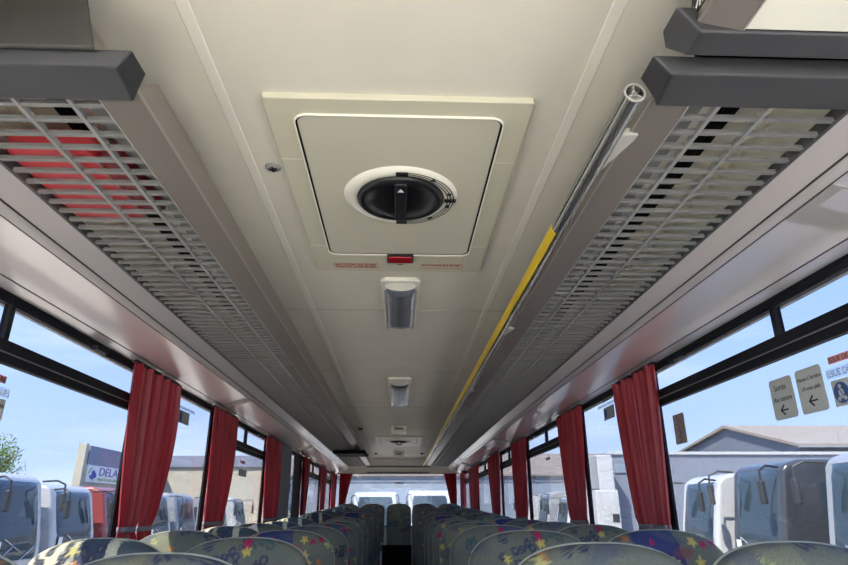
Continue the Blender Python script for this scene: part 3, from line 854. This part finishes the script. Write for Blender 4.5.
struct('trim_back_step_shade', MB().box(-.25, .25, 10.95, YR, 0, .34).box(-.235, .235, 10.72, 10.75, 0, .76), M['rubber'])  # rear step, plus an added black sheet standing in for shade below the seat

# ------------------------------------------------------------------ stickers on the glass
def sticker(s, ya, yb, z0, z1, m, label, r=.012, cat='sticker', name='sticker', thick=.0012):
    """a flat label on the inside of the glass; ya..yb in reading order"""
    lo, hi = min(ya, yb), max(ya, yb)
    x1 = s*(XW-.0002); x0 = s*(XW-.0002-thick)
    mb = MB().prism(rrect(lo, hi, z0, z1, r), x0, x1, 'X')
    o = obj(name, mb, m, origin=(s*XW, (lo+hi)/2, z0)); return tag(o, label, cat)
def stext(par, s, txt, y, z, size, width, m, off=.0018, align='LEFT', o2=0.):
    xd = (0, -1, 0) if s > 0 else (0, 1, 0)
    return text_mesh('lettering', txt, size, m, par, (s*(XW-.0002-off), y, z), xd, (0, 0, 1), width=width, depth=.0003, align=align, offset=o2)
def sarrow(par, s, yc, zc, w):
    x0, x1 = s*(XW-.0024), s*(XW-.0012); d = 1 if s > 0 else -1
    mb = MB()
    mb.box(x0, x1, yc-w*.5, yc+w*.5, zc-.0022, zc+.0022)
    for q in (1, -1):
        mb.prism([(yc+d*w*.62, zc), (yc+d*w*.08, zc+q*.017), (yc+d*w*.00, zc+q*.012), (yc+d*w*.42, zc-.000)], x0, x1, 'X')
    obj('arrow', mb, M['blackink'], par)
def border(par, s, lo, hi, z0, z1, r):
    o_ = rrect(lo, hi, z0, z1, r); i_ = rrect(lo+.002, hi-.002, z0+.002, z1-.002, r-.002); n = len(o_); xa, xb = s*(XW-.0022), s*(XW-.0013)
    vs = [(xa, *p) for p in o_]+[(xa, *p) for p in i_]+[(xb, *p) for p in o_]+[(xb, *p) for p in i_]; fs = []
    for i in range(n):
        j = (i+1) % n; fs += [(i, j, n+j, n+i), (2*n+i, 3*n+i, 3*n+j, 2*n+j), (i, 2*n+i, 2*n+j, j), (n+i, n+j, 3*n+j, 3*n+i)]
    obj('sticker_border', MB().add(vs, fs), M['stickd'], par)
a = sticker(1, 1.878, 1.762, 1.558, 1.682, M['sticker'], 'grey rounded window sticker reading Sortie au centre with a left arrow')
border(a, 1, 1.762, 1.878, 1.558, 1.682, .012)
stext(a, 1, 'Sortie', 1.856, 1.646, .026, .060, M['blackink']); stext(a, 1, 'Au centre', 1.868, 1.612, .022, .092, M['blackink']); sarrow(a, 1, 1.822, 1.585, .036)
a = sticker(1, 1.742, 1.626, 1.557, 1.685, M['sticker'], 'grey rounded window sticker asking to pass to the back, with a left arrow')
border(a, 1, 1.626, 1.742, 1.557, 1.685, .012)
stext(a, 1, "Passez à l'arrière", 1.736, 1.650, .017, .104, M['blackink']); stext(a, 1, "s'il vous plaît", 1.724, 1.622, .016, .082, M['blackink']); sarrow(a, 1, 1.683, 1.590, .036)
a = sticker(1, 1.590, 1.42, 1.672, 1.692, M['redstick'], 'narrow red ISSUE DE SECOURS strip on the first right window', r=.002)
stext(a, 1, 'ISSUE DE SECOURS', 1.587, 1.6755, .019, .163, M['blackink'])
a = sticker(1, 1.612, 1.40, 1.634, 1.660, M['clearstick'], 'pale ISSUE DE SECOURS lettering strip on the first right window', r=.002, thick=.0006)
stext(a, 1, 'ISSUE DE SECOURS', 1.608, 1.6375, .026, .20, M['stickd'])
def belt(s, ya, yb, z0, z1, label, rr_=.0285):
    a = sticker(s, ya, yb, z0, z1, M['sticker'], label, r=.003)
    d = -1 if s > 0 else 1
    yc = ya + d*.033 if s > 0 else yb - .033; zc = (z0+z1)/2
    if s < 0: yc = yb-.033
    R = min(rr_, (z1-z0)*.46)
    n = 36; mb = MB(); mb.prism([(yc+R*math.cos(2*PI*k/n), zc+R*math.sin(2*PI*k/n)) for k in range(n)], s*(XW-.0022), s*(XW-.0012), 'X')
    b = obj('blue_disc', mb, M['stickb'], a)
    k = R/.0285; mb = MB(); xa, xb = s*(XW-.0032), s*(XW-.0021)
    mb.prism([(yc+.0055*k*math.cos(2*PI*q/14)-d*.002*k, zc+.0175*k+.0055*k*math.sin(2*PI*q/14)) for q in range(14)], xa, xb, 'X')
    mb.prism([(yc+d*(-.009)*k, zc-.010*k), (yc+d*(-.010)*k, zc+.004*k), (yc+d*(-.004)*k, zc+.011*k), (yc+d*.003*k, zc+.011*k), (yc+d*.009*k, zc+.002*k), (yc+d*.008*k, zc-.010*k)], xa, xb, 'X')
    mb.prism([(yc+d*(-.016)*k, zc-.011*k), (yc+d*.016*k, zc-.011*k), (yc+d*.018*k, zc-.018*k), (yc+d*.010*k, zc-.022*k), (yc+d*.004*k, zc-.015*k), (yc-d*.004*k, zc-.015*k), (yc-d*.010*k, zc-.022*k), (yc-d*.018*k, zc-.018*k)], xa, xb, 'X')
    obj('seated_figure', mb, M['sticker'], b)
    mb = MB().prism([(yc-d*.006*k, zc+.010*k), (yc-d*.004*k, zc+.011*k), (yc+d*.009*k, zc-.008*k), (yc+d*.007*k, zc-.010*k)], s*(XW-.0040), s*(XW-.0031), 'X')
    obj('belt_mark', mb, M['stickb'], b)
    return a
belt(1, 1.600, 1.49, 1.557, 1.627, 'square sticker with a blue seat belt symbol on the first right window')
a = sticker(1, 2.605, 2.50, 1.557, 1.680, M['stickbrown'], 'small brown upright sticker with black handwriting beside the nearest right curtain', r=.006)
mb = MB(); pts = []
for i in range(46):
    v = i/45; pts.append((XW-.0022, 2.556+.012*math.sin(v*26)+.004*math.sin(v*71)-.012*(v-.5), 1.670-.105*v))
mb.tube(pts, .0012, 5); mb.tube([(XW-.0022, 2.548, 1.668), (XW-.0022, 2.515, 1.63), (XW-.0022, 2.54, 1.60)], .0006, 5)
obj('handwriting', mb, M['blackink'], a)
a = sticker(1, 3.49, 3.336, 1.881, 1.900, M['stickbrown'], 'tiny brownish strip at the top of the second right window', r=.002)
a = sticker(1, 3.59, 3.24, 1.854, 1.874, M['clearstick'], 'pale ISSUE DE SECOURS lettering strip on the second right window', r=.002, thick=.0006)
stext(a, 1, 'ISSUE DE SECOURS', 3.585, 1.8565, .02, .34, M['stickd'])
def dull(s, ya, yb, z0, z1, label):
    a = sticker(s, ya, yb, z0, z1, M['stickd'], label, r=.003)
    e_ = max(ya, yb) if s > 0 else min(ya, yb); d = -1 if s > 0 else 1
    mb = MB(); zc = (z0+z1)/2; R = (z1-z0)*.42; yc = e_+d*R*1.15; n = 24
    mb.prism([(yc+R*.8*math.cos(2*PI*k/n), zc+R*math.sin(2*PI*k/n)) for k in range(n)], s*(XW-.0022), s*(XW-.0012), 'X')
    obj('blue_disc', mb, M['stickb'], a); return a
dull(1, 3.49, 3.312, 1.778, 1.848, 'square grey sticker with a blue disc high on the second right window')
dull(-1, 3.385, 3.56, 1.755, 1.823, 'square grey sticker with a blue disc high on the second left window')
a = sticker(-1, 3.30, 3.64, 1.829, 1.847, M['clearstick'], 'pale ISSUE DE SECOURS lettering strip on the second left window', r=.002, thick=.0006)
stext(a, -1, 'ISSUE DE SECOURS', 3.305, 1.831, .02, .33, M['stickd'])
sticker(-1, 4.82, 4.97, 1.641, 1.661, M['redstick'], 'tiny red strip on the third left window', r=.002)
dull(-1, 4.80, 5.05, 1.546, 1.598, 'small grey sticker with a blue disc on the third left window')
sticker(1, 5.0, 4.86, 1.668, 1.69, M['stickd'], 'tiny dark strip on the third right window', r=.002)
a = sticker(-1, 1.70, 1.882, 1.666, 1.688, M['redstick'], 'narrow red ISSUE DE SECOURS strip on the first left window', r=.002)
stext(a, -1, 'ISSUE DE SECOURS', 1.704, 1.669, .019, .173, M['blackink'])
a = sticker(-1, 1.69, 1.914, 1.625, 1.655, M['clearstick'], 'pale ISSUE DE SECOURS lettering strip on the first left window', r=.002, thick=.0006)
stext(a, -1, 'ISSUE DE SECOURS', 1.695, 1.630, .027, .214, M['stickd'])
a = sticker(-1, 1.77, 1.904, 1.556, 1.620, M['sticker'], 'grey sticker on the first left window, cut by the picture edge', r=.004)
stext(a, -1, 'DE', 1.872, 1.594, .014, .028, M['blackink'])
mb = MB().box(-.07, .105, YR+.025, YR+.029, 1.775, 1.808)
tag(obj('sticker', mb, M['stickd'], origin=(0, YR, 1.775)), 'small dark sticker in the middle of the back window', 'sticker')
sticker(-1, 7.0, 7.14, 1.50, 1.57, M['stickb'], 'small blue sticker on the glass of the middle door', r=.004)

for o in list(COL.objects):
    if o.get('category') == 'sticker' and abs(o.location.x) > 1:
        o.scale = (1, K, K); o.location.y *= K; o.location.z = 1.3+(o.location.z-1.3)*K
# ------------------------------------------------------------------ outside
GZ = -1.0
struct('ground', MB().box(-150, 150, -80, 220, GZ-.2, GZ), M['asphalt'])
def coach(loc, rz, label, paint, H=3.35, W=2.5, L=11., dark_side=None, group='parked coaches', low=1.05, hi=None, vintage=0, mirrors=True, kind='coach'):
    """front at local x=0 facing +x, body to -x; ground at local z=0"""
    t = bpy.data.objects.new('parked_coach' if kind == 'coach' else 'parked_van', None); COL.objects.link(t)
    tag(t, label, kind, group)
    hi = hi or H-.24
    def P(mbv): return mbv
    h = W/2
    prof = [(0, .3), (.06, 1.0), (0, 1.6), (-.28, H-.28), (-.42, H-.10), (-.75, H), (-L, H), (-L, .3)]
    def fx(z):
        if z < 1.0: return .06*(z-.3)/.7
        if z < 1.6: return .06-.06*(z-1)/.6
        return -.28*(z-1.6)/(H-.28-1.6)
    obj('coach_body', MB().prism(prof, -h, h, 'Y'), paint, t, bevel=.11, seg=5)
    # windscreen follows the rake, wraps at the corners
    zz = [low+(hi-low)*i/8 for i in range(9)]; rows = []
    for z in zz:
        row = []
        cz = min((z-low), (hi-z)); cut = max(0, .10-cz)*.8
        for j in range(25):
            u = j/24*2-1; y = (h-.07-cut)*u; row.append((fx(z)+.022-.11*abs(u)**7, y, z))
        rows.append(row)
    obj('windscreen', MB().grid(rows), M['wscreen'], t, smooth=True, solid=.03)
    # black band, divider, dashboard line, wipers
    obj('front_grille', MB().box(.03, .075, -h+.35, h-.35, .55, .8), M['wdark'], t)
    mb = MB().tube([(fx(low+.02)+.06, -.9, low-.02), (fx(low+.3)+.05, -.2, low+.35)], .012, 6); mb.tube([(fx(low+.3)+.05, -.62, low+.55), (fx(low+.3)+.05, .25, low+.18)], .010, 6)
    mb.tube([(fx(low+.02)+.06, .15, low-.02), (fx(low+.3)+.05, .85, low+.32)], .012, 6)
    obj('wiper', mb, M['headlamp'], t)
    obj('route_card', MB().box(fx(low+.2)+.035, fx(low+.2)+.045, -h+.30, -h+.52, low+.10, low+.50), M['white'], t)
    for q in (-1, 1):
        obj('side_window', MB().box(-L+.6, -1.1, q*(h-.004), q*(h+.008), 1.55, H-.55), M['wscreen'], t)
        obj('headlamp', MB().box(.02, .085, q*(h-.45), q*(h-.14), .55, .82), M['headlamp'], t, bevel=.02)
        for wx in (-2.2, -L+2.6):
            obj('wheel', MB().tube([(wx, q*(h-.28), .5), (wx, q*(h+.005), .5)], .5, 24), M['tyre'], t)
        if mirrors:
            top = hi+.05
            m_ = obj('mirror', MB().box(.30, .42, q*(h+.10)-.09, q*(h+.10)+.09, top-.85, top-.32), M['wdark'], t, bevel=.04)
            obj('mirror_arm', MB().tube([(-.25, q*(h-.1), top), (.12, q*(h+.03), top+.03), (.34, q*(h+.10), top-.08), (.36, q*(h+.10), top-.35)], .028, 8), M['wdark'], m_)
    t.location = loc; t.rotation_euler = (0, 0, rz)
    return t
# left row, fronts face the bus
LX = -10.5
for i, (y0, y1, H, paint, lb) in enumerate([
        (13.5, 16.05, 3.36, 'coachwhite', 'white parked coach outside left, at the picture edge, nearest of the left row'),
        (17.1, 19.65, 3.33, 'coachwhite', 'white parked coach outside left, second in the left row, by the tree'),
        (20.2, 22.95, 3.12, 'coachwhite', 'white parked coach outside left, in front of the blue-lettered sign'),
        (23.7, 26.2, 3.15, 'coachred', 'red parked coach outside left, mostly behind the nearest left curtain'),
        (27.6, 30.4, 3.12, 'coachwhite', 'white parked coach outside left, seen between the first and second curtain'),
        (31.2, 34.1, 3.12, 'coachgrey', 'silver parked coach outside left, seen just before the second curtain'),
        (37.5, 40.2, 3.05, 'coachgrey', 'silver parked coach outside left, seen through the third window'),
        (42.2, 45.0, 3.15, 'coachwhite', 'white parked coach outside left, farthest of the left row')]):
    coach((LX, (y0+y1)/2, GZ), 0, lb, M[paint], H=H, W=y1-y0, L=8.6)
RX = 9.0
for y0, y1, H, paint, lb in [
        (10.8, 13.35, 3.43, 'coachgrey', 'silver parked coach outside right, at the picture edge, nearest of the right row'),
        (14.85, 17.15, 3.44, 'coachdark', 'charcoal parked coach outside right with a big blue windscreen'),
        (18.0, 20.3, 3.27, 'coachwhite', 'white parked coach outside right, beside the nearest right curtain'),
        (34.0, 36.6, 3.1, 'coachwhite', 'white parked coach outside right, seen low through the third window'),
        (38.6, 41.4, 3.35, 'coachgrey', 'silver parked coach outside right, behind the white one in the third window'),
        (44.5, 47.3, 3.3, 'coachwhite', 'white parked coach outside right, farthest of the right row')]:
    coach((RX, (y0+y1)/2, GZ), PI, lb, M[paint], H=H, W=y1-y0)
# behind the back window, fronts face down the bus
coach((-1.26, 35.0, GZ), -PI/2, 'white vehicle front behind the back window, left of the aisle', M['coachwhite'], H=3.26, W=2.36, L=7, hi=2.98, kind='van', group='white vehicles behind the back window')
coach((1.74, 35.0, GZ), -PI/2, 'white vehicle front behind the back window, right of the aisle', M['coachwhite'], H=3.33, W=2.36, L=7, hi=3.03, kind='van', group='white vehicles behind the back window')
# white box lorry seen through the right second window
t = thing('box_lorry', 'tall white box lorry outside right, seen between two right curtains', 'lorry', (10.0, 30, GZ))
obj('lorry_cab', MB().box(9.15, 10.25, 29.2, 31, GZ+.5, GZ+3.15), M['coachwhite'], t, bevel=.08)
obj('lorry_box', MB().box(9.5, 10.25, 29.6, 33.4, GZ+1.0, GZ+4.75), M['coachwhite'], t, bevel=.05)
obj('cooling_unit', MB().box(9.0, 9.5, 29.7, 30.4, GZ+3.2, GZ+4.7), M['coachgrey'], t, bevel=.04)
obj('cab_window', MB().box(9.85, 10.15, 29.17, 29.21, GZ+1.75, GZ+2.1), M['wdark'], t)
obj('bumper', MB().box(9.15, 10.25, 29.1, 29.2, GZ+.5, GZ+.8), M['wdark'], t)
for x in (9.3, 10.1): obj('wheel', MB().tube([(x-.12, 30, GZ+.5), (x+.12, 30, GZ+.5)], .5, 20), M['tyre'], t)
# long white hall on the right
t = thing('white_boundary_wall', 'long plain pale wall outside right, behind the parked coaches', 'wall', (20, 32, GZ))
obj('wall', MB().box(10.45, 45, 31, 31.6, GZ, 3.93), M['cladwhite'], t)
obj('parapet', MB().box(10.4, 45.05, 30.9, 31.0, 3.88, 4.02), M['coachwhite'], t)
obj('wall_sign', MB().box(10.75, 11.45, 30.93, 30.99, 3.0, 3.45), M['cladblue'], t)
# gabled hall
t = thing('gabled_hall', 'grey corrugated hall with a long beige pitched roof, outside right', 'building', (30, 54, GZ))
y0, y1, ym, E1, E2, RZ = 45.3, 64.5, 54.9, 5.7, 6.9, 8.2
obj('gable_wall', MB().prism([(y0, GZ), (y1, GZ), (y1, E2-.05), (ym, RZ-.05), (y0, E1-.05)], 30, 78, 'X'), M['cladgrey'], t)
obj('pitched_roof', MB().prism([(y0-.5, E1-.1), (ym, RZ), (y1+.4, E2-.1), (y1+.4, E2+.1), (ym, RZ+.25), (y0-.5, E1+.12)], 29.6, 79, 'X'), M['tiles2'], t)
obj('gutter', MB().box(29.6, 79, y0-.6, y0-.45, E1-.15, E1+.0), M['coachgrey'], t)
# hall across the back
t = thing('back_hall', 'wide blue-grey corrugated hall with a tiled roof behind the back window', 'building', (6, 56, GZ))
obj('wall', MB().box(-10, 27, 55, 68, GZ, 4.1), M['cladblue'], t)
obj('tiled_roof', MB().prism([(54.6, 4.05), (62, 6.35), (69, 4.05), (69, 4.2), (62, 6.55), (54.6, 4.2)], -10.2, 27.3, 'X'), M['tiles'], t)
obj('cladding_rail', MB().box(-10, 27, 54.93, 55.0, 3.55, 3.72), M['coachwhite'], t)
t = thing('cream_hall', 'long cream hall with a grey roof edge, outside left beyond the coaches', 'building', (-15, 53, GZ))
obj('wall', MB().box(-19.3, -10.3, 53, 62, GZ, 4.7), M['wallcream'], t)
obj('roof_edge', MB().box(-19.4, -10.2, 52.8, 62, 4.7, 5.6), M['wallgrey'], t)
# signed building
t = thing('signed_hall', 'tall hall with a white DELA sign and blue emblem, outside left', 'building', (-20.3, 46, GZ))
obj('wall', MB().box(-20.4, -20, 40.5, 62, GZ, 4.15), M['wallcream'], t)
obj('upper_wall', MB().box(-20.4, -19.97, 41.0, 62, 4.1, 5.28), M['wallgrey'], t)
obj('corner_trim', MB().box(-20.45, -19.95, 40.4, 40.75, GZ, 5.35), M['wallcream'], t)
sg = obj('sign_board', MB().box(-20.0, -19.92, 41.0, 48.5, 3.05, 4.1), M['white'], t)
text_mesh('sign_lettering', 'DELAB', .75, M['signblue'], sg, (-19.90, 42.55, 3.50), (0, 1, 0), (0, .12, 1), width=3.4, depth=.01)
text_mesh('sign_lettering', 'AUTOCARS', .26, M['signgreen'], sg, (-19.90, 42.5, 3.18), (0, 1, 0), (0, .1, 1), width=3.4, depth=.01)
mb = MB()
for cy, cz, r in ((41.55, 3.38, .14), (41.85, 3.6, .22), (42.1, 3.48, .18), (41.8, 3.3, .12)):
    mb.prism([(cy+r*1.2*math.cos(2*PI*k/5+.4), cz+r*math.sin(2*PI*k/5+.4)) for k in range(5)], -19.92, -19.89, 'X')
obj('sign_emblem', mb, M['signblue'], sg)
mb = MB()
for q in range(2):
    pts = [(-19.9, 41.3+.6*math.cos(PI*.95-k*.12)+.5, 3.5+.42*math.sin(PI*.95-k*.12)+q*.06) for k in range(9)]
    mb.tube(pts, .03, 6)
obj('emblem_arc', mb, M['signgreen'], sg)
# tree at the left edge
def tree(x, y, h, r, label, seed):
    rnd = random.Random(seed)
    t = thing('tree', label, 'tree', (x, y, GZ))
    mb = MB().tube([(x, y, GZ), (x+.1, y, GZ+h*.4), (x-.1, y+.1, GZ+h*.8)], [.22, .15, .06], 8)
    for k in range(14):
        a = rnd.uniform(0, 2*PI); z0 = GZ+h*rnd.uniform(.35, .7)
        mb.tube([(x, y, z0), (x+r*.5*math.cos(a), y+r*.5*math.sin(a), z0+r*.35), (x+r*.95*math.cos(a), y+r*.95*math.sin(a), z0+r*.7)], [.06, .035, .012], 5)
    obj('trunk', mb, M['bark'], t)
    mb = MB()
    for k in range(5200):
        a = rnd.uniform(0, 2*PI); c = rnd.uniform(-1, 1); q = rnd.random()**.45
        cl = .75+.25*math.sin(a*5+c*4)
        p = Vector((x+r*q*cl*math.sqrt(1-c*c)*math.cos(a), y+r*q*cl*math.sqrt(1-c*c)*math.sin(a), GZ+h*.72+r*1.05*q*cl*c))
        d = Vector((rnd.uniform(-1, 1), rnd.uniform(-1, 1), rnd.uniform(-1, 1))).normalized(); e = d.cross(Vector((.3, .5, .8))).normalized(); l = rnd.uniform(.07, .13)
        mb.add([p, p+d*l+e*l*.35, p+d*l*2, p+d*l-e*l*.35], [(0, 1, 2, 3)])
    obj('foliage', mb, M['leaf'], t)
tree(-23.3, 36.5, 6.6, 1.9, 'light green leafy tree at the left picture edge behind the coaches', 5)

# ------------------------------------------------------------------ light
w = bpy.data.worlds.new('sky'); scene.world = w; w.use_nodes = True
nt = w.node_tree; bg = nt.nodes['Background']
tc = nt.nodes.new('ShaderNodeTexCoord'); sep = nt.nodes.new('ShaderNodeSeparateXYZ'); ramp = nt.nodes.new('ShaderNodeValToRGB')
nt.links.new(tc.outputs['Generated'], sep.inputs[0]); nt.links.new(sep.outputs['Z'], ramp.inputs[0])
cr = ramp.color_ramp
cr.elements[0].position = 0.0; cr.elements[0].color = (.46, .59, .80, 1)
cr.elements[1].position = .9; cr.elements[1].color = (.16, .34, .80, 1)
e1 = cr.elements.new(.13); e1.color = (.385, .53, .83, 1)
e1 = cr.elements.new(.42); e1.color = (.25, .41, .82, 1)
nz = nt.nodes.new('ShaderNodeTexNoise'); nz.inputs['Scale'].default_value = 2.2; nz.inputs['Detail'].default_value = 6
mp = nt.nodes.new('ShaderNodeMapping'); mp.inputs['Scale'].default_value = (1, 1, 5)
nt.links.new(tc.outputs['Generated'], mp.inputs[0]); nt.links.new(mp.outputs[0], nz.inputs['Vector'])
r2 = nt.nodes.new('ShaderNodeMapRange'); r2.inputs['From Min'].default_value = .48; r2.inputs['From Max'].default_value = .75; r2.inputs['To Max'].default_value = .55
nt.links.new(nz.outputs['Fac'], r2.inputs['Value'])
mx = nt.nodes.new('ShaderNodeMix'); mx.data_type = 'RGBA'; mx.inputs['B'].default_value = (.85, .90, .96, 1)
nt.links.new(r2.outputs['Result'], mx.inputs['Factor']); nt.links.new(ramp.outputs['Color'], mx.inputs['A']); nt.links.new(mx.outputs['Result'], bg.inputs['Color'])
bg.inputs['Strength'].default_value = 4.75
sun = bpy.data.lights.new('sun', 'SUN'); sun.energy = 24; sun.angle = math.radians(.6); sun.color = (1, .90, .75)
so = bpy.data.objects.new('sun', sun); COL.objects.link(so)
so.rotation_euler = Vector((.42, .50, -.76)).to_track_quat('-Z', 'Y').to_euler()

# ------------------------------------------------------------------ camera
cam = bpy.data.cameras.new('camera'); co = bpy.data.objects.new('camera', cam); COL.objects.link(co)
f = 600.; cam.sensor_fit = 'HORIZONTAL'; cam.sensor_width = 36; cam.lens = f/848*36; cam.clip_start = .05; cam.clip_end = 600
p, y, r = math.radians(20.7575), math.radians(2.3466), math.radians(-.2)
fw = Vector((math.sin(y)*math.cos(p), math.cos(y)*math.cos(p), math.sin(p))); rt = Vector((math.cos(y), -math.sin(y), 0)); up = rt.cross(fw)
R_ = rt*math.cos(r)+up*math.sin(r); U_ = -rt*math.sin(r)+up*math.cos(r)
co.matrix_world = Matrix(((R_.x, U_.x, -fw.x, .012), (R_.y, U_.y, -fw.y, 0), (R_.z, U_.z, -fw.z, 1.3), (0, 0, 0, 1)))
scene.camera = co
scene.view_settings.view_transform = 'Standard'; scene.view_settings.look = 'None'; scene.view_settings.gamma = 1
scene.view_settings.use_curve_mapping = False
scene.view_settings.exposure = 0.6
scene.cycles.max_bounces = 10; scene.cycles.diffuse_bounces = 6; scene.cycles.transparent_max_bounces = 16
